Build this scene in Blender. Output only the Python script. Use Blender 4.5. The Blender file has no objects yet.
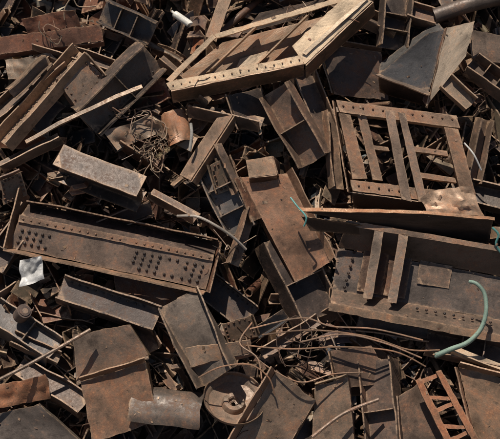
import bpy, math, random
from mathutils import Vector, Matrix, noise
random.seed(7)
R=random.random
def U(a,b): return a+(b-a)*random.random()
# ---------------- heap frame: the scrap heap is a 38 degree slope -----------------
S=0.02                     # grid of image pixels laid onto the heap slope: 2 cm cells
SL=math.radians(38)
O=Vector((0,0,5.5))
EU=Vector((1,0,0)); EV=Vector((0,math.cos(SL),math.sin(SL))); EN=Vector((0,-math.sin(SL),math.cos(SL)))
def G(p):
    x,y,h=p  # image pixel column and row, height off the slope
    return O+EU*((x-250)*S)+EV*((219.5-y)*S*1.0154)+EN*(h*S)
def GD(d):
    return (EU*d[0]-EV*d[1]+EN*d[2]).normalized()

# ---------------- palette ----------------
DK=(0.036,0.026,0.021); BR=(0.108,0.062,0.040); GB=(0.14,0.098,0.072); RR=(0.15,0.064,0.037)
TAN=(0.34,0.24,0.16); BLU=(0.06,0.063,0.066); OR=(0.27,0.12,0.055); MID=(0.18,0.112,0.072)
DENT=.55    # overall stiffness of the steel: lower is straighter

class MB:
    def __init__(s): s.V=[];s.F=[];s.L=[];s.T=[];s.E=[]
    def add(s,vs,fs,ls,tint,rust,ed=None):
        o=len(s.V); s.V+= [tuple(v) for v in vs]; s.F+=[tuple(i+o for i in f) for f in fs]
        s.L+=ls; s.T+=[(tint[0],tint[1],tint[2],rust)]*len(vs); s.E+= ed if ed else [0.0]*len(vs)
    def make(self,name,mat):
        s=self
        me=bpy.data.meshes.new(name)
        c=Vector((0,0,0)); st=max(1,len(s.V)//50)
        for v in s.V[::st]: c+=Vector(v)
        c/=len(s.V[::st])
        me.from_pydata([(v[0]-c.x,v[1]-c.y,v[2]-c.z) for v in s.V],[],s.F)
        a=me.attributes.new('lc','FLOAT_VECTOR','POINT'); a.data.foreach_set('vector',[q for l in s.L for q in l])
        t=me.attributes.new('tint','FLOAT_COLOR','POINT'); t.data.foreach_set('color',[q for l in s.T for q in l])
        e=me.attributes.new('edge','FLOAT','POINT'); e.data.foreach_set('value',s.E)
        me.polygons.foreach_set('use_smooth',[True]*len(me.polygons))
        me.update(); me.set_sharp_from_angle(angle=math.radians(32))
        ob=bpy.data.objects.new(name,me); ob.location=c; bpy.context.collection.objects.link(ob)
        me.materials.append(mat); return ob

def roff(): return Vector((U(-50,50),U(-50,50),U(-50,50)))
FOOT=[]   # footprints of big pieces so loose scrap does not cut through them
def jit(c,a=.25):
    k=1+U(-a,a); return (c[0]*k,c[1]*k*(1+U(-.08,.08)),c[2]*k*(1+U(-.1,.1)))

def plate(mb,c,t=0.9,tint=BR,rust=.5,dent=.6,edge=.35,foot=True,seg=7,cr=0):
    """four pixel-grid corners going round; torch-cut steel plate of thickness t; cr = crumple folds"""
    dent*=DENT
    P=[G(q) for q in c]
    lu=((P[1]-P[0]).length+(P[2]-P[3]).length)/2; lv=((P[3]-P[0]).length+(P[2]-P[1]).length)/2
    nx=max(2,min(44,int(lu/(seg*S)))); ny=max(2,min(30,int(lv/(seg*S))))
    n=(P[2]-P[0]).cross(P[3]-P[1])
    if n.length<1e-9: n=EN.copy()
    n.normalize()
    if n.dot(EN)<0: n=-n
    of=roff(); T=t*S; du=(P[1]-P[0]).normalized(); dv=(P[3]-P[0]).normalized()
    top=[];bot=[];lt=[];lb=[];ed=[]
    for j in range(ny+1):
        for i in range(nx+1):
            a=i/nx;b=j/ny
            p=P[0]*(1-a)*(1-b)+P[1]*a*(1-b)+P[2]*a*b+P[3]*(1-a)*b
            l=Vector((a*lu,b*lv,0))
            q=l+of
            rim=min(a,1-a,b,1-b)
            d=noise.noise(q*0.9)*dent*2.6*S+noise.noise(q*3.1)*dent*(.9+.9*(rim<.08))*S
            if cr: 
                d+=(abs(noise.noise(q*2.4))-.25)*cr*5*S+(abs(noise.noise(q*6+Vector((3,1,2))))-.25)*cr*1.8*S
                p=p+du*noise.noise(q*3+Vector((4,4,4)))*cr*2*S+dv*noise.noise(q*3+Vector((8,4,4)))*cr*2*S
            p=p+n*d
            e=edge*S*2
            if i in(0,nx): p=p+du*noise.noise(q*6)*e
            if j in(0,ny): p=p+dv*noise.noise(q*6+Vector((9,9,9)))*e
            top.append(p);bot.append(p-n*T);lt.append(tuple(q));lb.append(tuple(q+Vector((0,0,T))))
            ed.append(1.0 if (i in(0,nx) or j in(0,ny)) else 0.0)
    k=len(top);W=nx+1;f=[]
    flip=((P[1]-P[0]).cross(P[3]-P[0])).dot(n)<0
    def q4(a,b,c_,d): f.append((a,d,c_,b) if flip else (a,b,c_,d))
    for j in range(ny):
        for i in range(nx):
            a=j*W+i; q4(a,a+1,a+1+W,a+W); q4(k+a,k+a+W,k+a+W+1,k+a+1)
    for i in range(nx):
        q4(k+i,k+i+1,i+1,i); a=ny*W+i; q4(a,a+1,k+a+1,k+a)
    for j in range(ny):
        a=j*W; q4(a,a+W,k+a+W,k+a)
        a=j*W+nx; q4(a+W,a,k+a,k+a+W)
    mb.add(top+bot,f,lt+lb,tint,rust,ed+ed)
    if foot: FOOT.append(([(q[0],q[1]) for q in c],min(q[2] for q in c)))
def flange(mb,c,i,d,out=0,t=1.2,tint=BR,rust=.5,dent=.7):
    """folded edge standing on side i of a plate: d cells up (or down), leaning out"""
    a=c[i];b=c[(i+1)%4]; cx=sum(q[0] for q in c)/4;cy=sum(q[1] for q in c)/4
    dx,dy=b[0]-a[0],b[1]-a[1];l=math.hypot(dx,dy);nx,ny=dy/l,-dx/l
    if (a[0]-cx)*nx+(a[1]-cy)*ny<0: nx,ny=-nx,-ny
    z=-1 if d<0 else 0.3
    plate(mb,[(a[0]+nx*.4,a[1]+ny*.4,a[2]+z),(b[0]+nx*.4,b[1]+ny*.4,b[2]+z),(b[0]+nx*(out+.5),b[1]+ny*(out+.5),b[2]+d*U(.7,1.1)),(a[0]+nx*(out+.5),a[1]+ny*(out+.5),a[2]+d)],t,tint,rust,dent=dent,edge=.7,foot=False,seg=5)

def subdiv(prof,m):
    out=[];co=[]
    for i in range(len(prof)):
        a=prof[i];b=prof[(i+1)%len(prof)]
        l=math.hypot(b[0]-a[0],b[1]-a[1])
        k=max(1,int(l/m)); 
        if l>3*S and k<2:k=2
        for j in range(k): out.append((a[0]+(b[0]-a[0])*j/k,a[1]+(b[1]-a[1])*j/k)); co.append(1.0 if j==0 else 0.0)
    return out,co
def prof(kind,W,D,t):
    w=W/2
    if kind=='C': return [(-w,0),(w,0),(w,D),(w-t,D),(w-t,t),(-w+t,t),(-w+t,D),(-w,D)]
    if kind=='L': return [(-w,0),(w,0),(w,t),(-w+t,t),(-w+t,D),(-w,D)]
    if kind=='I': 
        d=D/2;h=t/2
        return [(-w,-d),(-w+t,-d),(-w+t,-h),(w-t,-h),(w-t,-d),(w,-d),(w,d),(w-t,d),(w-t,h),(-w+t,h),(-w+t,d),(-w,d)]
    if kind=='H': # I section seen on its flange
        d=D/2;h=t/2
        return [(-w,d),(-w,d-t),(-h,d-t),(-h,-d+t),(-w,-d+t),(-w,-d),(w,-d),(w,-d+t),(h,-d+t),(h,d-t),(w,d-t),(w,d)]
    if kind=='T': return [(-w,0),(w,0),(w,t),(t/2,t),(t/2,D),(-t/2,D),(-t/2,t),(-w,t)]
    if kind=='F': return [(-w,0),(w,0),(w,t),(-w,t)]
    if kind=='P': return [(w*math.cos(a*math.pi/6),w*math.sin(a*math.pi/6)) for a in range(12)]
def frameM(A,X,face):
    X=X.normalized(); Z=(face-X*face.dot(X))
    if Z.length<1e-4: Z=X.orthogonal()
    Z.normalize(); Y=Z.cross(X)
    return A,X,Y,Z
def sweep(mb,A,B,face,kind,W,D,t,tint,rust,bend=(0,0),twist=0,dent=.3,seg=9,sub=10,endj=1.0,hollow=False):
    """A,B world; W,D,t in pixel-grid cells"""
    dent*=DENT
    A_,X,Y,Z=frameM(A,B-A,face); L=(B-A).length
    W*=S;D*=S;t*=S
    pr=prof(kind,W,D,t)
    if kind!='P': pr,co=subdiv(pr,sub*S)
    else: co=[0.0]*12
    n=max(2,min(30,int(L/(seg*S)))); of=roff(); m=len(pr)
    vs=[];ls=[];fs=[];ed=[]
    flip = kind=='H'
    for i in range(n+1):
        s=i/n
        for jj,(y,z) in enumerate(pr):
            x=L*s; q=Vector((x,y,z))+of
            if i in(0,n): x+=noise.noise(q*7)*endj*S*2
            a=twist*(s-.5); yy=y*math.cos(a)-z*math.sin(a); zz=y*math.sin(a)+z*math.cos(a)
            k=4*s*(1-s)
            g=1 if kind=='P' else 1+1.8*min(1,abs(z)/(abs(D)+1e-6)*(2 if kind in'IH' else 1))
            qc=Vector((x*1.7,y*.8,z*.4))+of
            yy+=bend[0]*S*k+noise.noise(qc)*dent*g*S*1.7+noise.noise(qc*2.7)*dent*(g-1)*S*.9
            zz+=bend[1]*S*k+noise.noise(q*1.5+Vector((5,5,5)))*dent*S*2.2
            vs.append(A_+X*x+Y*yy+Z*zz); ls.append(tuple(q)); ed.append(1.0 if i in(0,n) else co[jj])
    for i in range(n):
        for j in range(m):
            a=i*m+j;b=i*m+(j+1)%m
            fs.append((a,b,b+m,a+m) if flip else (a,a+m,b+m,b))
    if kind=='P' and hollow:
        for base,sg in((0,1),(n*m,-1)):
            o=len(vs)
            for rr,dx in((.82,0),(.8,.9)):
                for j,(y,z) in enumerate(pr):
                    c=sum((vs[base+k] for k in range(m)),Vector())/m
                    vs.append(c+(vs[base+j]-c)*rr+X*(dx*W*sg)); ls.append(ls[base+j]);ed.append(1.0-dx)
            for j in range(m):
                k=(j+1)%m
                q=[(base+j,base+k,o+k,o+j),(o+j,o+k,o+m+k,o+m+j)]
                fs+= q if sg==1 else [x[::-1] for x in q]
            e=tuple(range(o+m,o+2*m)); fs.append(e if sg==1 else e[::-1])
    else:
        e1=tuple(range(m));e2=tuple(range(n*m,n*m+m))[::-1]
        fs+= [e1[::-1],e2[::-1]] if flip else [e1,e2]
    mb.add(vs,fs,ls,tint,rust,ed)
def beam(mb,a,b,face,kind,W,D,t=1.1,tint=BR,rust=.5,foot=True,stiff=None,riv=None,**k):
    t*=.95
    A,B,F_=G(a),G(b),GD(face)
    sweep(mb,A,B,F_,kind,W,D,t,tint,rust,**k)
    _,X,Y,Z=frameM(A,B-A,F_); L=(B-A).length
    if k.get('twist',0)==0 and 'bend' not in k and kind in'CI' and D>0 and W>=20:
        ns_=stiff if stiff is not None else random.choice([0,0,1,2])
        for i in range(ns_):
            p=A+X*L*((i+1)/(ns_+1)+U(-.08,.08)); w=(W/2-t-.2)*S
            dep=D*.8 if kind=='C' else D*.42; z0=(t+dep/2) if kind=='C' else (t/2+dep/2)
            c=p+Z*(z0*S)
            sweep(mb,c-Y*w,c+Y*w,X,'F',dep,1,1.1,jit(tint,.2),rust,dent=.3,endj=.1)
        if (riv if riv is not None else R()<.45):
            zt=(t if kind=='C' else t/2)+.1
            for sd_ in random.choice([(1,),(-1,),(1,-1)]):
                n=int(L/S/random.choice([5,6,8]))
                for i in range(1,n):
                    if R()<.9: dome(mb,A+X*L*i/n+Y*sd_*(W/2-4)*S+Z*zt*S,Z,1.1,jit(tint,.2),rust,.8)
    if foot:
        dx,dy=b[0]-a[0],b[1]-a[1];l=math.hypot(dx,dy)+1e-6;nx,ny=-dy/l*W/2,dx/l*W/2
        FOOT.append(([(a[0]+nx,a[1]+ny),(b[0]+nx,b[1]+ny),(b[0]-nx,b[1]-ny),(a[0]-nx,a[1]-ny)],min(a[2],b[2])-2))
def crs(pts,k=6):
    out=[]; P=[pts[0]]+pts+[pts[-1]]
    for i in range(1,len(P)-2):
        for j in range(k):
            t=j/k;a,b,c,d=P[i-1],P[i],P[i+1],P[i+2]
            out.append(0.5*((2*b)+(c-a)*t+(2*a-5*b+4*c-d)*t*t+(3*b-a-3*c+d)*t**3))
    out.append(P[-2]); return out
def tube(mb,pts,r,tint,rust,k=6,m=8,world=False,hollow=False,rf=None):
    Q=crs([p if world else G(p) for p in pts],k)
    of=roff();vs=[];ls=[];fs=[]; Lc=0; Y=None
    for i,p in enumerate(Q):
        d=(Q[min(i+1,len(Q)-1)]-Q[max(i-1,0)]).normalized()
        if Y is None: Y=d.orthogonal().normalized()
        Y=(Y-d*Y.dot(d)).normalized(); Z=d.cross(Y)
        if i: Lc+=(p-Q[i-1]).length
        rr=(rf(i/(len(Q)-1)) if rf else 1)*r*S
        for j in range(m):
            a=2*math.pi*j/m
            vs.append(p+(Y*math.cos(a)+Z*math.sin(a))*rr); ls.append(tuple(Vector((Lc,math.cos(a)*rr,math.sin(a)*rr))+of))
    n=len(Q)
    for i in range(n-1):
        for j in range(m):
            a=i*m+j;b=i*m+(j+1)%m; fs.append((a,b,b+m,a+m))
    if hollow:
        for base,sg,i in((0,1,0),((n-1)*m,-1,n-1)):
            o=len(vs);d=(Q[1]-Q[0]).normalized() if sg==1 else (Q[-1]-Q[-2]).normalized()
            for f_,dx in((.78,0),(.76,r*S*2)):
                for j in range(m): vs.append(Q[i]+(vs[base+j]-Q[i])*f_+d*dx*sg); ls.append(ls[base+j])
            for j in range(m):
                k2=(j+1)%m
                fs.append((base+j,base+k2,o+k2,o+j)); fs.append((o+j,o+k2,o+m+k2,o+m+j))
            fs.append(tuple(range(o+m,o+2*m)))
    else:
        fs.append(tuple(range(m))[::-1]); fs.append(tuple(range((n-1)*m,n*m)))
    mb.add(vs,fs,ls,tint,rust)
def dome(mb,c,n,r,tint,rust,fl=.6):
    n=n.normalized();Y=n.orthogonal().normalized();Z=n.cross(Y);of=roff();vs=[];fs=[];r*=S
    rings=[(1,0-.2),(.93,.35),(.6,.8)]
    for (a,b) in rings:
        for j in range(8):
            t=math.pi*j/4; vs.append(c+(Y*math.cos(t)+Z*math.sin(t))*a*r+n*b*r*fl)
    vs.append(c+n*r*fl)
    for k in range(2):
        for j in range(8):
            a=k*8+j;b=k*8+(j+1)%8; fs.append((a,b,b+8,a+8))
    for j in range(8): fs.append((16+j,16+(j+1)%8,24))
    mb.add(vs,fs,[tuple((v-c)+of) for v in vs],tint,rust)

# ---------------- materials ----------------
def steel(name,dusty=1.0,rough=.50,metal=.3,wear=1.0):
    m=bpy.data.materials.new(name);m.use_nodes=True;N=m.node_tree.nodes;Lk=m.node_tree.links
    bs=N['Principled BSDF']
    bs.inputs['Specular IOR Level'].default_value=.38
    def nd(t,**k):
        n=N.new(t)
        for a,b in k.items(): setattr(n,a,b)
        return n
    def math_(op,a,b=None,c=None,clamp=False):
        n=nd('ShaderNodeMath',operation=op,use_clamp=clamp)
        for i,v in enumerate((a,b,c)):
            if v is None: continue
            if isinstance(v,(int,float)): n.inputs[i].default_value=v
            else: Lk.new(v,n.inputs[i])
        return n.outputs[0]
    def mix(f,a,b,bt='MIX'):
        n=nd('ShaderNodeMix',data_type='RGBA',blend_type=bt)
        for i,v in ((0,f),(6,a),(7,b)):
            if isinstance(v,(int,float)): n.inputs[i].default_value=v
            elif isinstance(v,tuple): n.inputs[i].default_value=v
            else: Lk.new(v,n.inputs[i])
        return n.outputs[2]
    def ramp(f,st):
        n=nd('ShaderNodeValToRGB');e=n.color_ramp.elements
        while len(e)<len(st): e.new(.5)
        for i,(p,c) in enumerate(st): e[i].position=p; e[i].color=(*c,1)
        Lk.new(f,n.inputs[0]); return n.outputs[0]
    def grey(v):
        g=nd('ShaderNodeCombineColor');[Lk.new(v,g.inputs[i]) for i in range(3)]; return g.outputs[0]
    lc=nd('ShaderNodeAttribute',attribute_name='lc').outputs['Vector']
    ti=nd('ShaderNodeAttribute',attribute_name='tint')
    ea=nd('ShaderNodeAttribute',attribute_name='edge').outputs['Fac']
    def ns(sc,det,ro,vec=lc,dist=0):
        n=nd('ShaderNodeTexNoise');n.inputs['Scale'].default_value=sc;n.inputs['Detail'].default_value=det
        n.inputs['Roughness'].default_value=ro;n.inputs['Distortion'].default_value=dist
        Lk.new(vec,n.inputs['Vector']);return n.outputs['Fac']
    n1=ns(1.4,4,.6);n2=ns(13,4,.75);n3=ns(4.2,5,.72);n4=ns(70,2,.7)
    rm=math_('ADD',math_('MULTIPLY',n1,.5),math_('MULTIPLY',n3,.5))
    rm=math_('ADD',rm,math_('MULTIPLY_ADD',ti.outputs['Alpha'],.5,-.25))
    rmask=math_('MULTIPLY',math_('SUBTRACT',math_('ADD',rm,math_('MULTIPLY_ADD',n2,.3,-.15)),.46),7.,clamp=True)
    rust=ramp(n2,[(.30,(.042,.019,.012)),(.45,(.105,.045,.025)),(.58,(.175,.078,.040)),(.75,(.34,.18,.095))])
    vmul=math_('MAXIMUM',math_('MULTIPLY_ADD',n1,2.4,-.2),.35)
    base=mix(1.,ti.outputs['Color'],grey(vmul),'MULTIPLY')
    rust2=mix(1.,rust,mix(.65,(1,1,1,1),mix(1.,ti.outputs['Color'],(8,11,14,1),'MULTIPLY')),'MULTIPLY')
    col=mix(math_('MULTIPLY',rmask,.68),base,rust2)
    gr=math_('MULTIPLY',math_('SUBTRACT',math_('SUBTRACT',1.,n3),.55),10,clamp=True)
    col=mix(math_('MULTIPLY',gr,.42),col,(.02,.014,.011,1))
    geo=nd('ShaderNodeNewGeometry');sp=nd('ShaderNodeSeparateXYZ');Lk.new(geo.outputs['Normal'],sp.inputs[0])
    up=math_('MULTIPLY',math_('SUBTRACT',sp.outputs['Z'],.6),2.2,clamp=True)
    du=math_('MULTIPLY',math_('MULTIPLY',math_('SUBTRACT',math_('ADD',math_('MULTIPLY',n2,.6),math_('MULTIPLY',n1,.4)),.54),8,clamp=True),up)
    col=mix(math_('MULTIPLY',du,.26*dusty),col,(.32,.225,.15,1))
    ed=math_('POWER',ea,7.)
    ed=math_('MULTIPLY',ed,math_('MULTIPLY',math_('SUBTRACT',n2,.38),6,clamp=True))
    col=mix(math_('MULTIPLY',ed,.55*wear),col,(.46,.30,.185,1))
    sk=math_('MAXIMUM',math_('MULTIPLY_ADD',n4,2.0,0.0),.3)
    col=mix(.55,col,grey(sk),'MULTIPLY')
    Lk.new(col,bs.inputs['Base Color'])
    rg=math_('MULTIPLY_ADD',n2,.5,rough-.25); rg=math_('ADD',rg,math_('MULTIPLY',rmask,.26)); rg=math_('ADD',rg,math_('MULTIPLY',du,.2),clamp=True)
    Lk.new(rg,bs.inputs['Roughness'])
    Lk.new(math_('MULTIPLY',math_('SUBTRACT',1.,rmask),metal),bs.inputs['Metallic'])
    bp=nd('ShaderNodeBump');bp.inputs['Strength'].default_value=.6;bp.inputs['Distance'].default_value=.008
    hh=math_('ADD',n2,math_('MULTIPLY',n3,1.0))
    Lk.new(hh,bp.inputs['Height']);Lk.new(bp.outputs[0],bs.inputs['Normal'])
    return m
M=steel('rusted_steel')
MP=steel('painted_metal',dusty=.3,metal=.05,wear=.3)

def obj(name,fn,mat=None):
    mb=MB(); fn(mb); return mb.make(name,mat or M)

# ---------------- large identifiable pieces ----------------
def f(mb): # riveted girder
    web=(.165,.115,.084)
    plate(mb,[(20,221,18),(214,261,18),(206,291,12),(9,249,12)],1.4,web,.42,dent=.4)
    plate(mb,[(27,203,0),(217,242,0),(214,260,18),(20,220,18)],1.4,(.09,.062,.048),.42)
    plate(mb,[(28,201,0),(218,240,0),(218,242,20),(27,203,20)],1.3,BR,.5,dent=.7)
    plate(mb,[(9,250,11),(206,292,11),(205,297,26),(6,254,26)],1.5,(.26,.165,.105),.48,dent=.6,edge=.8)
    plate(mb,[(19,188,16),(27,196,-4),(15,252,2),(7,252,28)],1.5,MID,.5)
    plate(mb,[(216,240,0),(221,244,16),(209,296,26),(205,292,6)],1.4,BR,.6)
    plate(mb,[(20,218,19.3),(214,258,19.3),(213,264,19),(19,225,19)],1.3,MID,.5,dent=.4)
    def on(a,b):
        return G((20+194*a-11*b,221+40*a+28*b+2*a*b,18.3-6*b))
    for a in [.035,.07,.105,.14,.175]:
        for b in [.38,.58,.78]: 
            if R()<.85: dome(mb,on(a,b),EN,1.7,DK,.3,.9)
    for a in [.62,.66,.70,.74,.79,.83,.88,.92,.96]:
        for b in [.3,.46,.62,.8]:
            if R()<.85: dome(mb,on(a,b),EN,U(1.4,1.9),DK,.3,.9)
    for i in range(24): 
        if R()<.9: dome(mb,on(i/24+.02,.02)+EN*.025,EN,1.2,MID,.5,.9)
    FOOT.append(([(-12,240),(30,190),(30,250),(0,290)],-5))
obj('riveted_girder',f)
obj('steel_i_beam',lambda mb:(beam(mb,(58,166,18),(142,199,24),(.22,-.25,1),'H',25,34,2.0,(.088,.064,.05),.38,dent=.6),
    FOOT.append(([(50,150),(80,140),(160,180),(140,216)],0))))
def f(mb): # bent angle plate, centre
    plate(mb,[(240,181,22),(287,178,26),(330,264,16),(296,285,10)],1.2,(.25,.14,.085),.5,dent=2,seg=5)
    plate(mb,[(286,177,26),(291,175,40),(334,260,24),(330,264,16)],1.2,(.34,.21,.13),.45,dent=1)
    plate(mb,[(238,182,21),(240,181,22),(296,285,9),(293,287,-8)],1.2,BR,.6)
    plate(mb,[(234,184,34),(241,181,22),(262,221,18),(252,226,24)],1.2,BR,.6,dent=1.2)
obj('bent_steel_plate',f)
obj('steel_bracket_block',lambda mb:(plate(mb,[(246,166,32),(272,162,34),(277,180,32),(249,183,30)],1.3,(.3,.2,.13),.46),
    plate(mb,[(249,184,30),(277,181,32),(276,188,12),(250,190,10)],1.3,BR,.6),
    plate(mb,[(273,162,34),(280,164,12),(280,188,12),(278,180,32)],1.3,BR,.6)))
def f(mb): # plate girder with stiffeners (right)
    c1=(.105,.08,.064)
    plate(mb,[(346,230,34),(520,260,34),(514,280,10),(338,249,10)],1.4,c1,.42,dent=.5)
    plate(mb,[(338,250,10),(514,281,10),(506,322,8),(332,291,8)],1.4,c1,.42,dent=.9)
    plate(mb,[(332,290,8),(506,322,8),(504,340,32),(329,307,32)],1.4,(.145,.103,.075),.46,dent=.5)
    plate(mb,[(328,307,33),(504,340,33),(502,347,31),(327,314,31)],1.6,(.28,.185,.12),.48,dent=.5,edge=.8)
    plate(mb,[(345,226,35),(520,256,35),(520,261,34),(345,231,34)],1.6,(.26,.175,.12),.48,dent=.5)
    for x,l in ((374,0),(398,4)):
        plate(mb,[(x+4,238+l,34),(x+3,240+l,9),(x-9,300+l,9),(x-9,303+l,30)],1.6,(.22,.15,.1),.48,foot=False,dent=.8)
        plate(mb,[(x-1,236+l,35),(x+8,238+l,35),(x-4,303+l,31),(x-13,302+l,31)],1.5,(.2,.145,.105),.46,foot=False,dent=.7)
        plate(mb,[(x-9,248+l,11.5),(x+15,252+l,11.5),(x+6,296+l,10),(x-18,292+l,10)],1.2,BR,.5,foot=False)
    plate(mb,[(420,262,12),(452,268,12),(448,290,11),(416,285,11)],1.3,(.13,.09,.065),.46,foot=False)
    for k in range(6): dome(mb,G((352+2-k*2,254+k*7,12)),EN,1.6,DK,.5,.9)
    for k in range(9): dome(mb,G((415+k*9,311+k*1.7,22)),GD((0,-.5,1)),1.5,DK,.5,.9)
obj('stiffened_plate_girder',f)
def f(mb):
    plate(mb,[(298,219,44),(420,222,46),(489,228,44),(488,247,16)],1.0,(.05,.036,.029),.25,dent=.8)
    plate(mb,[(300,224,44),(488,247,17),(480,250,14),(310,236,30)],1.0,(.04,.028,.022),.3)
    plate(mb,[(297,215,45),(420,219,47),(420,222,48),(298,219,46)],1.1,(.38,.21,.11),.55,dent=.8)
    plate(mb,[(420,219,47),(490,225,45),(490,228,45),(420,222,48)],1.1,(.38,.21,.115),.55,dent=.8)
obj('dark_sheet_wedge',f)
def f(mb): # pale ribbed tray panel on top
    pl=(.50,.36,.23)
    plate(mb,[(172,84,20),(222,44,22),(330,16,24),(300,66,24)],1.2,(.26,.165,.10),.5,dent=1.5)
    plate(mb,[(166,89,38),(300,64,48),(303,72,48),(170,97,38)],4,pl,.32,dent=.4,edge=.5)
    plate(mb,[(292,54,47),(346,3,47),(373,8,47),(305,73,47)],3,(.58,.43,.28),.24,dent=.7,edge=.5)
    plate(mb,[(214,41,42),(352,0,46),(354,5,46),(217,45,42)],3,pl,.36,dent=.4,edge=.5)
    plate(mb,[(166,86,38),(212,41,42),(216,44,42),(171,89,38)],3,(.44,.31,.2),.4,dent=.5)
    plate(mb,[(302,62,49),(364,6,49),(368,7,49),(306,64,49)],1.2,(.62,.47,.32),.1,dent=.4,foot=False)
    for x0,y0,x1,y1 in((206,86,254,34),(256,77,306,22)):
        plate(mb,[(x0,y0-6,41),(x1,y1,43),(x1+3,y1-1,43),(x0+3,y0-7,41)],12,(.40,.27,.17),.48,dent=.5)
    plate(mb,[(240,62,27),(268,54,28),(262,66,27),(236,72,27)],1,(.45,.34,.23),.4,dent=1,foot=False)
    plate(mb,[(310,38,29),(328,30,30),(318,46,29),(304,52,29)],1,(.45,.34,.23),.4,dent=1,foot=False)
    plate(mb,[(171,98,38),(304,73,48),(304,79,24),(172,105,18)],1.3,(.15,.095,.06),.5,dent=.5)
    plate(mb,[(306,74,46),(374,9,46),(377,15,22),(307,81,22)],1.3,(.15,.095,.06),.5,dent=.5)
    for k in range(16):
        s=k/15; dome(mb,G((173+s*126,90.5-s*23.5+1.5,39+s*9.6)),EN,.9,(.25,.16,.1),.5,.9)
obj('ribbed_tray_panel',f)
def f(mb): # welded rectangular frame with bars, box sections
    C=(.24,.15,.095)
    T=11
    plate(mb,[(336,107,38),(455,123,42),(459,136,42),(340,119,38)],T,C,.52,dent=.4,edge=.4)
    plate(mb,[(339,120,37.5),(350,121,37.5),(367,184,30),(352,184,30)],T,C,.52,dent=.4,edge=.4)
    plate(mb,[(443,135,41.5),(457,137,41.5),(474,201,33),(459,198,33)],T,C,.52,dent=.4,edge=.4)
    plate(mb,[(350,185,30),(474,201,33),(474,213,33),(352,196,30)],T,C,.52,dent=.4,edge=.4)
    plate(mb,[(357,121,36),(366,122,36),(382,186,31),(372,185,31)],6,(.2,.13,.085),.5,dent=.5)
    plate(mb,[(384,118,43.8),(393,119,43.8),(410,208,36),(400,206,36)],4,(.22,.15,.105),.42,dent=.9)
    plate(mb,[(397,120,43.8),(404,121,43.8),(426,208,36),(417,208,36)],4,(.22,.15,.105),.42,dent=.9)
    plate(mb,[(408,151,32),(446,157,33),(447,162,33),(409,156,32)],7,C,.5,dent=.4)
    plate(mb,[(370,150,28),(388,152,28),(389,156,28),(371,154,28)],5,C,.5,dent=.4)
    plate(mb,[(416,177,28),(454,183,29),(455,188,29),(417,182,28)],7,C,.5,dent=.4)
    plate(mb,[(333,107,38),(335.5,107,30),(350,196,18),(348,197,30)],1.3,MID,.5,dent=.5)
    plate(mb,[(352,198,29),(474,215,32),(472,224,4),(354,208,2)],1.3,(.12,.08,.056),.5,dent=.5)
    FOOT.append(([(340,112),(455,126),(470,205),(354,192)],-6))
    for k in range(12): 
        s=k/11; dome(mb,G((343+s*108,112.5+s*14.5,39+s*3)),EN,1.1,BR,.5,.9); dome(mb,G((358+s*110,191+s*14.5,31+s*2.6)),EN,1.1,BR,.5,.9)
obj('rectangular_steel_frame',f)
def f(mb):
    plate(mb,[(379,80,34),(428,40,40),(446,34,36),(430,97,26)],1.3,(.08,.074,.07),.28,dent=1)
    plate(mb,[(379,81,33),(430,98,25),(428,104,0),(382,90,0)],1.3,DK,.3,dent=.8)
    plate(mb,[(383,62,10),(440,20,18),(446,34,34),(379,80,32)],1.3,(.1,.09,.08),.25,dent=.8)
    plate(mb,[(376,81,38),(430,100,30),(431,96,27),(379,79,35)],1.3,(.18,.13,.095),.4,dent=.8)
obj('dark_steel_box',f)
obj('pale_steel_plate',lambda mb:(plate(mb,[(447,34,40),(476,26,36),(468,60,32),(427,110,22)],1.3,(.44,.335,.235),.32,dent=1.4,edge=.9),
   plate(mb,[(424,102,18),(446,34,38),(448,33,40),(428,111,22)],1.2,BR,.5)))
GREY=(.125,.108,.096)
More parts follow.
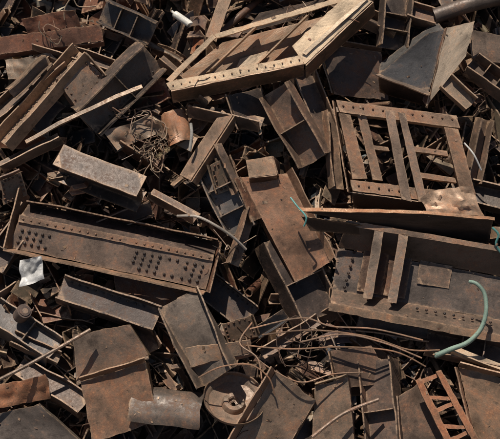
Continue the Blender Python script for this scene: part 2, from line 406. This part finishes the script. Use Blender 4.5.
BEAMS=[
('steel_channel',(278,92,26),(318,162,16),(-.5,.1,1),'C',34,18,1.6,(.15,.1,.072),.46,dict(stiff=1)),
('steel_i_beam',(300,70,10),(332,150,6),(.5,.2,1),'I',26,20,1.6,(.11,.076,.056),.47,{}),
('steel_channel',(5,150,20),(84,58,24),(-.5,-.5,1),'C',24,14,1.6,(.26,.18,.12),.4,dict(stiff=0,riv=True)),
('steel_channel',(-5,118,8),(60,62,10),(-.4,-.3,1),'C',22,12,1.5,(.18,.122,.085),.42,{}),
('box_girder',(84,124,20),(150,58,26),(.3,.6,1),'I',36,28,1.6,(.095,.072,.058),.38,dict(stiff=1,riv=True)),
('flat_steel_bar',(28,150,38),(143,94,40),(0,-.3,1),'F',4,3,2.4,(.2,.14,.095),.42,dict(bend=(2,2))),
('steel_plate_beam',(186,182,24),(228,118,28),(-.5,-.3,1),'C',18,-10,1.6,(.2,.13,.085),.47,{}),
('box_girder',(62,291,16),(158,322,16),(0,-.15,1),'I',26,22,1.6,(.08,.06,.05),.4,dict(stiff=0,riv=True)),
('steel_channel',(178,302,22),(222,376,20),(-.25,0,1),'C',44,20,1.6,(.145,.11,.084),.38,dict(twist=.5)),
('steel_i_beam',(278,238,4),(318,318,-2),(.4,0,1),'I',46,30,1.8,(.08,.058,.047),.42,dict(stiff=1)),
('steel_channel',(398,-8,10),(392,48,10),(.3,-.2,1),'C',30,18,1.5,(.075,.056,.045),.35,dict(stiff=2)),
('steel_i_beam',(440,20,14),(412,10,14),(0,-.3,1),'I',18,18,1.4,(.12,.08,.058),.48,{}),
('steel_channel',(446,84,22),(472,108,18),(-.3,-.4,1),'C',18,10,1.3,(.25,.18,.125),.38,{}),
('steel_i_beam',(208,160,14),(243,232,8),(-.4,-.3,1),'I',30,24,1.5,GREY,.32,dict(stiff=2)),
('steel_rail',(216,150,26),(238,196,22),(.5,-.2,1),'H',9,12,1.5,(.13,.09,.065),.42,{}),
('flat_steel_bar',(226,-6,22),(210,42,26),(.2,-.2,1),'F',12,3,2,(.3,.2,.13),.44,{}),
('steel_channel',(100,8,14),(152,32,14),(-.1,.4,1),'C',26,14,1.5,(.07,.06,.055),.3,{}),
('steel_channel',(424,344,8),(510,362,10),(0,-.3,1),'C',26,14,1.5,(.11,.078,.06),.42,dict(stiff=2)),
('flat_steel_bar',(448,352,24),(512,376,26),(0,-.4,1),'L',9,6,1.5,(.40,.29,.19),.38,{}),
('steel_i_beam',(-6,312,6),(56,352,8),(.2,-.3,1),'I',28,22,1.5,GREY,.34,dict(stiff=1)),
('steel_channel',(-6,270,2),(30,210,-4),(-.2,.3,1),'C',24,14,1.5,(.11,.08,.065),.32,{}),
('steel_angle',(330,112,8),(336,192,14),(.4,0,1),'L',16,12,1.6,(.2,.13,.088),.48,{}),
('steel_angle',(190,110,6),(262,128,18),(0,-.6,1),'L',20,16,1.6,(.1,.075,.06),.42,{}),
('steel_channel',(358,318,2),(430,330,6),(0,.3,1),'C',22,14,1.5,(.12,.08,.056),.48,{}),
('steel_i_beam',(376,360,8),(384,450,12),(-.5,0,1),'I',34,24,1.6,(.115,.08,.06),.44,dict(stiff=1)),
('steel_channel',(452,190,0),(512,205,4),(0,-.2,1),'C',26,14,1.5,(.09,.066,.05),.4,{}),
('steel_channel',(472,66,10),(512,96,8),(0,-.5,1),'C',24,16,1.5,(.13,.092,.068),.42,{}),
('steel_channel',(150,240,-20),(250,318,-14),(0,0,1),'C',30,14,1.4,(.075,.056,.046),.4,{}),
('steel_angle',(0,170,12),(58,140,10),(0,-.6,1),'L',16,12,1.5,(.14,.1,.073),.38,{}),
('steel_i_beam',(86,404,10),(20,366,2),(0,-.3,1),'I',22,18,1.5,(.12,.083,.062),.42,{}),
('steel_channel',(122,300,-2),(152,352,4),(.4,0,1),'C',20,12,1.5,(.15,.096,.066),.46,{}),
('steel_angle',(250,212,14),(232,268,18),(.4,.2,1),'L',14,12,1.5,(.15,.1,.068),.46,{}),
('steel_i_beam',(10,98,28),(46,62,26),(.4,.3,1),'I',12,16,1.5,(.2,.14,.095),.42,{}),
('steel_channel',(330,4,12),(398,30,4),(0,-.6,1),'C',20,12,1.5,(.14,.096,.068),.42,{}),
('steel_angle',(158,60,14),(208,104,10),(.3,-.4,1),'L',14,12,1.4,(.16,.108,.075),.46,{}),
('steel_channel',(30,42,10),(110,70,8),(0,-.5,1),'C',16,10,1.4,(.14,.095,.07),.42,{}),
('steel_angle',(150,196,10),(196,222,16),(.1,-.4,1),'L',14,12,1.4,(.13,.085,.06),.48,{}),
('steel_channel',(60,360,4),(14,340,8),(0,-.4,1),'C',14,10,1.4,(.14,.1,.073),.42,{}),
('steel_angle',(318,322,16),(262,356,12),(.2,-.4,1),'L',10,9,1.2,(.15,.1,.07),.46,{}),
('steel_channel',(484,120,12),(470,184,6),(.5,0,1),'C',16,12,1.4,(.15,.1,.07),.42,{}),
('steel_channel',(96,226,-6),(150,206,-4),(0,.4,1),'C',16,10,1.4,(.12,.08,.058),.45,{}),
]
for nm,a,b,fc,kd,W,D,t,ti,ru,kw in BEAMS:
    kw.setdefault('dent',.7)
    obj(nm,lambda mb:beam(mb,a,b,fc,kd,W,D,t,ti,ru,**kw))
# plates: corners, thickness, tint, rust, dent, [ (side, flange depth, lean) ], crumple
PL=[
('long_rusted_sheet',[(-8,38,20),(98,27,26),(101,41,18),(-8,54,14)],1.0,(.21,.105,.068),.48,1.8,[(2,-10,2)],.25),
('rusted_sheet',[(18,20,24),(72,12,28),(78,26,18),(24,34,16)],.9,(.2,.095,.06),.5,1.2,[],.6),
('riveted_cover_plate',[(56,84,36),(84,62,36),(104,82,26),(76,112,24)],1.4,(.21,.15,.108),.44,.8,[(3,-12,2),(1,8,1)],0),
('steel_plate',[(75,336,14),(132,328,30),(150,356,20),(78,380,6)],1.4,(.2,.14,.1),.46,1.5,[(2,8,3),(1,-14,2)],.12),
('rusted_plate',[(84,382,16),(148,364,32),(160,420,20),(96,440,10)],1.4,(.19,.115,.072),.5,2,[(1,-16,2),(0,7,3)],.12),
('steel_plate',[(276,372,32),(314,400,20),(284,448,10),(232,444,20)],1.5,(.26,.175,.118),.45,1.5,[(3,12,5),(1,-14,2)],.06),
('steel_plate',[(314,386,14),(346,378,26),(352,446,18),(310,446,8)],1.4,(.19,.13,.088),.48,1.5,[(1,-14,2),(0,6,1)],.06),
('rusted_plate',[(454,368,24),(512,384,32),(514,452,20),(474,448,14)],1.5,(.23,.145,.09),.48,1.5,[(3,10,3),(0,8,3)],.06),
('steel_plate',[(-6,414,8),(44,404,24),(90,444,14),(-6,450,8)],1.3,(.11,.085,.068),.36,2,[(1,-14,1)],.15),
('rusted_sheet',[(-6,388,14),(50,376,30),(56,398,18),(-4,408,8)],.9,(.33,.17,.095),.55,2.2,[],.9),
('steel_plate',[(186,350,28),(250,343,34),(252,354,26),(192,368,22)],1.3,(.28,.2,.14),.42,1.2,[(2,-10,2)],.1),
('crumpled_sheet',[(418,203,42),(466,192,40),(482,222,34),(424,226,44)],.7,(.44,.29,.19),.44,2,[],1.6),
('crumpled_sheet',[(0,60,12),(48,54,16),(64,70,10),(4,80,8)],.7,(.28,.21,.15),.42,2,[],1.4),
('crumpled_sheet',[(104,136,22),(150,118,20),(164,132,14),(116,152,16)],.7,(.25,.18,.125),.43,2,[],1.3),
('steel_plate',[(228,98,22),(262,88,12),(272,124,4),(240,132,16)],1.3,(.11,.08,.062),.42,1.2,[(3,10,2)],.1),
('steel_plate',[(260,8,6),(330,-6,10),(300,14,4),(240,30,2)],1.2,(.11,.08,.06),.42,1,[],.15),
('steel_plate',[(320,40,10),(384,50,6),(392,96,-6),(336,92,0)],1.3,(.1,.07,.053),.46,1.8,[(3,12,2),(0,10,2)],.15),
('rusted_plate',[(112,268,-4),(196,296,0),(180,330,-8),(120,318,-8)],1.2,(.11,.07,.05),.5,1.2,[],.2),
('steel_plate',[(396,396,18),(420,380,8),(440,440,4),(400,446,14)],1.3,(.15,.1,.07),.48,1.5,[(3,10,2)],.08),
('steel_plate',[(474,28,16),(510,36,18),(508,62,10),(478,58,10)],1.3,(.17,.12,.087),.42,1.2,[(2,-12,1),(3,8,1)],.08),
('rusted_plate',[(330,352,18),(370,346,10),(392,382,4),(336,388,14)],1.3,(.16,.1,.067),.48,1.6,[(3,8,2)],.12),
('bracket_plate',[(222,326,16),(250,318,20),(258,336,10),(228,344,8)],1.4,(.17,.115,.078),.46,1,[(2,-12,1),(1,8,1)],0),
('bracket_plate',[(0,184,18),(20,176,22),(26,196,8),(2,206,6)],1.4,(.15,.105,.075),.46,1,[(0,8,1)],0),
('bracket_plate',[(210,170,26),(228,162,28),(238,190,16),(218,196,14)],1.4,(.16,.115,.078),.46,1,[(1,8,1),(3,8,1)],0),
]
for nm,c,t,ti,ru,dn,fl,cr in PL:
    def f(mb):
        plate(mb,c,t,ti,ru,dent=dn,edge=.6,seg=2.2 if cr>.5 else 4,cr=cr)
        for i,d,o in fl: flange(mb,c,i,d,o,t,jit(ti,.2),ru)
        if nm in('riveted_cover_plate','bracket_plate'):
            for e in range(4):
                for s in(.15,.38,.62,.85):
                    p=[c[e][k]+(c[(e+1)%4][k]-c[e][k])*s for k in range(3)]; m_=[sum(q[k] for q in c)/4 for k in range(3)]
                    dome(mb,G([p[k]*.82+m_[k]*.18+(.5 if k==2 else 0) for k in range(3)]),EN,1.2,BR,.5,.9)
    obj(nm,f)
def f(mb): # lattice piece bottom right
    C=(.33,.165,.09)
    plate(mb,[(411,382,34),(416,379,34),(450,446,26),(443,448,26)],4,C,.58,dent=.8,seg=4)
    plate(mb,[(431,374,34),(436,372,34),(474,440,26),(468,443,26)],4,C,.58,dent=.8,seg=4)
    for k in range(5):
        s=k/4.4; x=414+32*s;y=382+60*s;h=31-7*s
        x2=x+22+(5 if k%2 else -2);y2=y-7+(9 if k%2 else -1)
        plate(mb,[(x,y,h),(x2,y2,h),(x2+2,y2+3,h),(x+2,y+4,h)],1.4,C,.58,dent=.8,foot=False,seg=4)
obj('rusted_lattice_section',f)
def revolve(mb,c,ax,side,prof_,tint,rust,a0=0,a1=2*math.pi,m=40,dent=.6,t=.8):
    """dished / cylindrical shell: prof_ = [(radius, height)] about axis ax at c"""
    c=G(c);Z=GD(ax);X=GD(side);X=(X-Z*X.dot(Z)).normalized();Y=Z.cross(X);of=roff();vs=[];ls=[];ed=[];fs=[]
    n=len(prof_)
    for lay in(0,1):
        for i in range(m+1):
            a=a0+(a1-a0)*i/m; full=abs(a1-a0)>6.2; aa=(a%6.28318) if not full else 3*math.sin(a)
            for k,(r,h) in enumerate(prof_):
                q=Vector((aa*.6,h*S,math.cos(a)*.7 if full else r*S))+of; d=noise.noise(q*2.5)*dent*2+noise.noise(q*7)*dent*.6
                rr=(r+d*(r>2))*S; hh=(h+d*.8-lay*t)*S
                vs.append(c+(X*math.cos(a)+Y*math.sin(a))*(rr-(lay*t*S if r>2 else 0))+Z*hh);ls.append(tuple(Vector((math.cos(a)*r*S,math.sin(a)*r*S,h*S))+of));ed.append(1. if k==0 else 0.)
    N_=(m+1)*n
    for i in range(m):
        for k in range(n-1):
            a=i*n+k; fs.append((a,a+n,a+n+1,a+1)); fs.append((N_+a,N_+a+1,N_+a+n+1,N_+a+n))
        a=i*n; fs.append((a,N_+a,N_+a+n,a+n))
    for i in(0,m):
        for k in range(n-1):
            a=i*n+k; fs.append((a,a+1,N_+a+1,N_+a))
    mb.add(vs,fs,ls,tint,rust,ed)
# dished wheel-like part and torn drum shell, bottom centre
obj('dished_tank_end',lambda mb:(revolve(mb,(234,402,14),(.15,-.6,1),(1,0,0),[(31,9),(30.5,5),(28,4),(25,0),(18,-2),(12,-3),(11,1),(10,2.5),(6,2.5),(5,-1),(3,-1.5)],(.2,.14,.098),.45,dent=.25),
   FOOT.append(([(203,385),(262,380),(266,420),(206,430)],-4))))
def f(mb):
    revolve(mb,(170,414,2),(1,.12,.1),(0,-1,.3),[(26,-36),(26,-24),(27,-12),(26,0),(26,12),(27,24),(26,34)],(.1,.077,.06),.45,a0=-.5,a1=1.7,m=22,dent=1.4)
    FOOT.append(([(134,388),(204,380),(208,426),(136,432)],-2))
obj('torn_drum_shell',f)
# ---------------- pipes, rods ----------------
TUR=(.10,.27,.24)
obj('bent_green_pipe',lambda mb:tube(mb,[(464,288,46),(471,291,50),(478,301,51),(479,318,50),(474,334,46),(462,346,40),(446,352,34),(431,358,28)],2.5,(.2,.27,.21),.32,hollow=True,m=12,rf=lambda s:.72+.35*s),MP)
obj('green_hose',lambda mb:tube(mb,[(290,206,46),(297,216,50),(305,226,51),(303,234,46)],.9,TUR,.1),MP)
obj('green_hose',lambda mb:tube(mb,[(487,236,50),(493,243,50),(491,252,46),(498,262,42)],1.2,TUR,.1),MP)
obj('curved_grey_pipe',lambda mb:tube(mb,[(178,222,34),(198,224,42),(218,234,44),(234,244,38),(246,254,28)],1.4,(.3,.25,.2),.3),MP)
obj('steel_pipe',lambda mb:tube(mb,[(-6,388,40),(30,370,40),(62,352,38),(94,333,34)],1.8,(.19,.13,.09),.42,hollow=True))
obj('steel_pipe',lambda mb:tube(mb,[(438,16,20),(470,6,24),(512,-4,26)],8,(.12,.088,.068),.42,hollow=True,m=14))
obj('steel_pipe',lambda mb:tube(mb,[(310,436,38),(340,414,36),(375,400,34)],1.8,(.22,.145,.1),.48,hollow=True))
obj('grey_conduit',lambda mb:tube(mb,[(191,130,36),(192,142,38),(190,157,34)],1.6,(.32,.29,.25),.2),MP)
obj('white_rod',lambda mb:tube(mb,[(463,150,38),(472,162,40),(480,176,32)],.9,(.5,.47,.42),.1),MP)
obj('plastic_bottle',lambda mb:tube(mb,[(171,15,34),(174,18,35),(178,21,36),(188,28,36),(189,29,36)],4,(.6,.56,.48),.02,m=12,rf=lambda s:.35 if s<.22 else(.9 if s<.95 else .6)),MP)
obj('curled_drum_wall',lambda mb:revolve(mb,(176,130,8),(.25,.9,.1),(0,0,1),[(13,-17),(13.5,-9),(13,0),(12.5,9),(13,17)],(.32,.175,.1),.55,a0=-1.5,a1=1.4,m=18,dent=1.6))
obj('pulley_wheel',lambda mb:(tube(mb,[G((22,318,14)),G((28,314,26))],7.5,(.14,.1,.08),.4,m=16,hollow=True,world=True),tube(mb,[G((23,318,14)),G((29,314,27))],3.0,(.2,.15,.11),.4,m=12,world=True)))
obj('crumpled_foil',lambda mb:plate(mb,[(22,266,30),(42,260,34),(48,284,28),(23,290,28)],.3,(.45,.43,.40),.05,dent=2,cr=2.2,seg=1.1),MP)
def f(mb):
    rods=[[(246,348,30),(290,352,36),(340,350,36),(390,354,34),(422,368,26)],
          [(250,332,30),(300,322,36),(330,330,34),(372,332,30),(420,342,22)],
          [(262,338,32),(310,334,38),(365,340,36),(405,352,30),(436,352,26)],
          [(246,340,30),(252,356,34),(272,372,36),(300,384,36),(330,376,34),(360,374,30)],
          [(200,380,42),(222,370,46),(250,368,46),(268,380,42),(274,396,34)],
          [(300,345,34),(340,338,38),(380,346,36),(418,360,28)],
          [(252,326,30),(240,346,34),(258,362,36),(262,392,34)]]
    for r in rods: tube(mb,r,.8,random.choice([(.26,.16,.1),(.32,.21,.14),(.2,.12,.078)]),.48,m=6)
obj('tangled_reinforcing_bars',f)
def tangle(mb,x,y,r,n,h,rad=.45):
    for k in range(n):
        p=[];a=U(0,6.3);cx,cy=x+U(-r,r)*.6,y+U(-r,r)*.6;rr=U(.25,1)*r; da=U(.2,1.1)
        sx,sy=U(.4,1.3),U(.4,1.3)
        for j in range(random.randint(4,8)):
            a+=da*U(.5,1.5); p.append((cx+math.cos(a)*rr*sx*U(.8,1.2),cy+math.sin(a)*rr*sy*U(.8,1.2),h+U(-6,6)))
        if R()<.5: p.append((p[-1][0]+U(-30,30),p[-1][1]+U(-20,20),h+U(-4,4)))
        tube(mb,p,rad*U(.7,1.4),random.choice([(.2,.13,.09),(.1,.068,.05),(.3,.22,.15)]),.42,m=5,k=4)
for x,y,r,n,h in((150,158,16,16,20),(150,140,20,7,26),(372,172,12,4,14),(60,20,20,4,26),(300,20,18,3,14),(120,108,16,5,22),(236,260,12,6,18),(485,100,16,4,14),(300,340,22,7,22)):
    obj('wire_tangle',lambda mb:tangle(mb,x,y,r,n,h))

# ---------------- the heap of smaller scrap (one object) ----------------
def inside(poly,x,y,m=2):
    cx=sum(p[0] for p in poly)/4;cy=sum(p[1] for p in poly)/4
    for i in range(4):
        a=poly[i];b=poly[(i+1)%4]; ex,ey=b[0]-a[0],b[1]-a[1]
        l=math.hypot(ex,ey)+1e-6
        c=(ex*(y-a[1])-ey*(x-a[0]))/l
        s=1 if (ex*(cy-a[1])-ey*(cx-a[0]))>0 else -1
        if c*s<-m: return False
    return True
BB=[(p,h,min(q[0] for q in p)-3,max(q[0] for q in p)+3,min(q[1] for q in p)-3,max(q[1] for q in p)+3) for p,h in FOOT]
def clear(x,y,h):
    for p,hh,x0,x1,y0,y1 in BB:
        if x0<x<x1 and y0<y<y1 and h>hh and inside(p,x,y): return False
    return True
DENT=.75
PAL=[DK,BR,GB,RR,TAN,BLU,MID,OR,(.062,.045,.036),(.25,.18,.125),(.21,.12,.073),(.48,.41,.33)]
RU=[.3,.48,.4,.54,.38,.2,.46,.62,.42,.4,.5,.1]
WT=[14,20,14,9,4,7,15,2,15,7,6,1]
heap=MB(); cnt=0
def scatter(n,x0,x1,y0,y1,hmin,hmax,lmin,lmax,kinds,wr,sg=.4):
    global cnt
    for _ in range(n):
        x,y=U(x0,x1),U(y0,y1); L=lmin+(lmax-lmin)*R()**1.6; a=U(0,2*math.pi); tl=random.gauss(0,sg)
        h=U(hmin,hmax); W=U(*wr)*(.6+L/lmax*.5); k=random.choice(kinds)
        dx,dy,dh=math.cos(a)*math.cos(tl)*L/2,math.sin(a)*math.cos(tl)*L/2,math.sin(tl)*L/2
        pad=W*.5
        px,py=-math.sin(a)*W*.4,math.cos(a)*W*.4
        ok=False
        for tr in range(4):
            ok=all(clear(x+dx*s+px*q,y+dy*s+py*q,h+dh*s+pad) for s in(-1,-.6,-.2,.2,.6,1) for q in (-1,1))
            if ok: break
            h-=14
        if not ok or h<-95: continue
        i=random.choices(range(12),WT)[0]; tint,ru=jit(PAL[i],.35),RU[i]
        gap_shade=min(1,max(.42,.98+h/75)); tint=tuple(c*gap_shade for c in tint)   # deeper scrap tinted darker: shade of the gaps put into its colour
        A=(x-dx,y-dy,h-dh);B=(x+dx,y+dy,h+dh)
        fc=GD((random.gauss(0,.7),random.gauss(-.1,.65),1))
        if R()<.15: fc=-fc
        bd=(random.gauss(0,3),random.gauss(0,3)) if R()<.35 else(0,0)
        tw=random.gauss(0,.6) if R()<.3 else 0
        if k=='R':
            m_=[ (A[0]+(B[0]-A[0])*s+random.gauss(0,L*.06),A[1]+(B[1]-A[1])*s+random.gauss(0,L*.06),A[2]+(B[2]-A[2])*s+random.gauss(0,2)) for s in(.33,.66)]
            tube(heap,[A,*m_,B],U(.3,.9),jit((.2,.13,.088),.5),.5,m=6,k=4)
        elif k=='P':
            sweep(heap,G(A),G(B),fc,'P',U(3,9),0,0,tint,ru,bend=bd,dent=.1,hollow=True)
        elif k=='S': # crumpled sheet
            w=W*1.1; nx,ny=-math.sin(a)*w/2,math.cos(a)*w/2; e=lambda:U(-6,6)
            wt=U(-.5,.5)*w
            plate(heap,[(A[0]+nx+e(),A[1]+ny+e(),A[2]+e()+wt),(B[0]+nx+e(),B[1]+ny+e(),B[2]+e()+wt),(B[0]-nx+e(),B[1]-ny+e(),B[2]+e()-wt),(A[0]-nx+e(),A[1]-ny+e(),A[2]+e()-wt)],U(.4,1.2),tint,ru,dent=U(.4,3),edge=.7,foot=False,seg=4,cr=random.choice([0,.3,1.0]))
        else:
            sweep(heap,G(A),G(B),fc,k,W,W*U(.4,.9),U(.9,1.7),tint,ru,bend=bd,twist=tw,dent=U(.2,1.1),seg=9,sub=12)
        cnt+=1
scatter(900,-120,620,-110,550,-90,-38,60,150,['C','I','L','S','F','C','H'],(14,34),.3)
scatter(1500,-100,600,-90,530,-50,13,38,110,['C','L','I','H','T','C','P','C','I','L','S'],(10,30),.38)
scatter(800,-60,560,-50,490,-36,13,18,56,['L','S','F','C','T','I','L','H'],(5,15),.45)
scatter(170,-60,560,-50,490,-26,22,30,110,['R'],(3,4),.25)
scatter(350,-40,540,-30,470,-30,12,6,18,['S','F','L','S'],(3,8),.6)
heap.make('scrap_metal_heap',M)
print('filler',cnt,'faces',len(heap.F))
# ---- loose flakes and bits of rod lying on the upper surfaces ----
bpy.context.view_layer.update(); dg=bpy.context.evaluated_depsgraph_get()
fr=MB();nc=0
for _ in range(380):
    o=G((U(-10,510),U(-10,450),120)); hit,loc,nor,idx,ob_,mt=bpy.context.scene.ray_cast(dg,o,-EN)
    if not hit or nor.dot(EN)<.45 or nor.z<.35: continue
    a=U(0,6.3); d=nor.orthogonal().normalized(); e=nor.cross(d); d=d*math.cos(a)+e*math.sin(a)
    k=R(); L=(.8+4*R()**3)*S; t=jit(random.choice([BR,DK,MID,GB,RR,DK]),.3)
    if k<.1:
        L=U(5,20)*S; q=[loc+d*(s*L)+nor*.4*S+d.cross(nor)*U(-1,1)*.1*L for s in(-.5,-.17,.17,.5)]
        tube(fr,q,U(.22,.45),t,.5,m=5,k=3,world=True)
    else: sweep(fr,loc-d*L*.5+nor*.05*S,loc+d*L*.5+nor*U(.05,.25)*S,nor,'F',U(.8,3),1,U(.15,.45),t,.5,dent=.3,seg=1.5,endj=1)
    nc+=1
fr.make('metal_fragments',M); print('chips',nc)

# ---------------- heap body and ground ----------------
def ground_mat(name,c1,c2,sc):
    m=bpy.data.materials.new(name);m.use_nodes=True;N=m.node_tree.nodes;L=m.node_tree.links;b=N['Principled BSDF']
    t=N.new('ShaderNodeTexCoord');n=N.new('ShaderNodeTexNoise');n.inputs['Scale'].default_value=sc;n.inputs['Detail'].default_value=9;n.inputs['Roughness'].default_value=.7
    L.new(t.outputs['Object'],n.inputs[0]);r=N.new('ShaderNodeValToRGB');r.color_ramp.elements[0].position=.35;r.color_ramp.elements[1].position=.7
    r.color_ramp.elements[0].color=(*c1,1);r.color_ramp.elements[1].color=(*c2,1);L.new(n.outputs[0],r.inputs[0]);L.new(r.outputs[0],b.inputs['Base Color'])
    b.inputs['Roughness'].default_value=.95;bp=N.new('ShaderNodeBump');bp.inputs['Distance'].default_value=.06;L.new(n.outputs[0],bp.inputs['Height']);L.new(bp.outputs[0],b.inputs['Normal'])
    return m
me=bpy.data.meshes.new('scrap_heap_mound');V=[];F=[]
NX,NY=150,130;off=EN*(-84*S)
for j in range(NY+1):
    y=-14+44*j/NY
    for i in range(NX+1):
        x=-32+64*i/NX
        z=O.z+off.z+(y-off.y)*math.tan(SL)
        top=10.6; z=top-math.log(1+math.exp((top-z)/1.0))*1.0 if z<top+20 else top
        if y>14: z=min(z,top-(y-14)*.75)
        z-=max(0,abs(x)-18)*.8
        z+=noise.fractal(Vector((x,y,0))*.9,1,2,5)*.22
        V.append((x,y,max(z,-.3)))
for j in range(NY):
    for i in range(NX):
        a=j*(NX+1)+i;F.append((a,a+1,a+NX+2,a+NX+1))
me.from_pydata(V,[],F);mo=bpy.data.objects.new('scrap_heap_mound',me);bpy.context.collection.objects.link(mo)
me.materials.append(ground_mat('rusty_rubble',(.012,.009,.008),(.07,.045,.032),6))
me=bpy.data.meshes.new('ground');me.from_pydata([(-2000,-2000,0),(2000,-2000,0),(2000,2000,0),(-2000,2000,0)],[],[(0,1,2,3)])
g=bpy.data.objects.new('ground',me);bpy.context.collection.objects.link(g);me.materials.append(ground_mat('yard_dirt',(.06,.045,.035),(.16,.12,.09),.8))

# ---------------- light ----------------
sd=(EU*-.2+EV*.72+EN*.67).normalized()
elev=math.asin(sd.z);az=math.atan2(sd.x,sd.y)
w=bpy.data.worlds.new('World');bpy.context.scene.world=w;w.use_nodes=True
sk=w.node_tree.nodes.new('ShaderNodeTexSky');sk.sky_type='NISHITA';sk.sun_disc=False;sk.sun_elevation=elev;sk.sun_rotation=az
bg=w.node_tree.nodes['Background'];w.node_tree.links.new(sk.outputs[0],bg.inputs[0]);bg.inputs[1].default_value=.055
sl=bpy.data.lights.new('sun','SUN');sl.energy=5.0;sl.angle=math.radians(.5);sl.color=(1,.94,.86)
so=bpy.data.objects.new('sun',sl);bpy.context.collection.objects.link(so);so.rotation_euler=sd.to_track_quat('Z','Y').to_euler();so.location=(0,0,40)
# ---------------- camera ----------------
ce=math.radians(42);D=35
cam=bpy.data.cameras.new('camera');co=bpy.data.objects.new('camera',cam);bpy.context.collection.objects.link(co)
dirv=Vector((0,-math.cos(ce),math.sin(ce)));co.location=O+dirv*D;co.rotation_euler=dirv.to_track_quat('Z','Y').to_euler()
cam.sensor_width=36;cam.lens=36*(D-.3)/(500*S);cam.clip_end=5000
bpy.context.scene.camera=co
vs=bpy.context.scene.view_settings;vs.view_transform='Standard';vs.look='None';vs.exposure=0
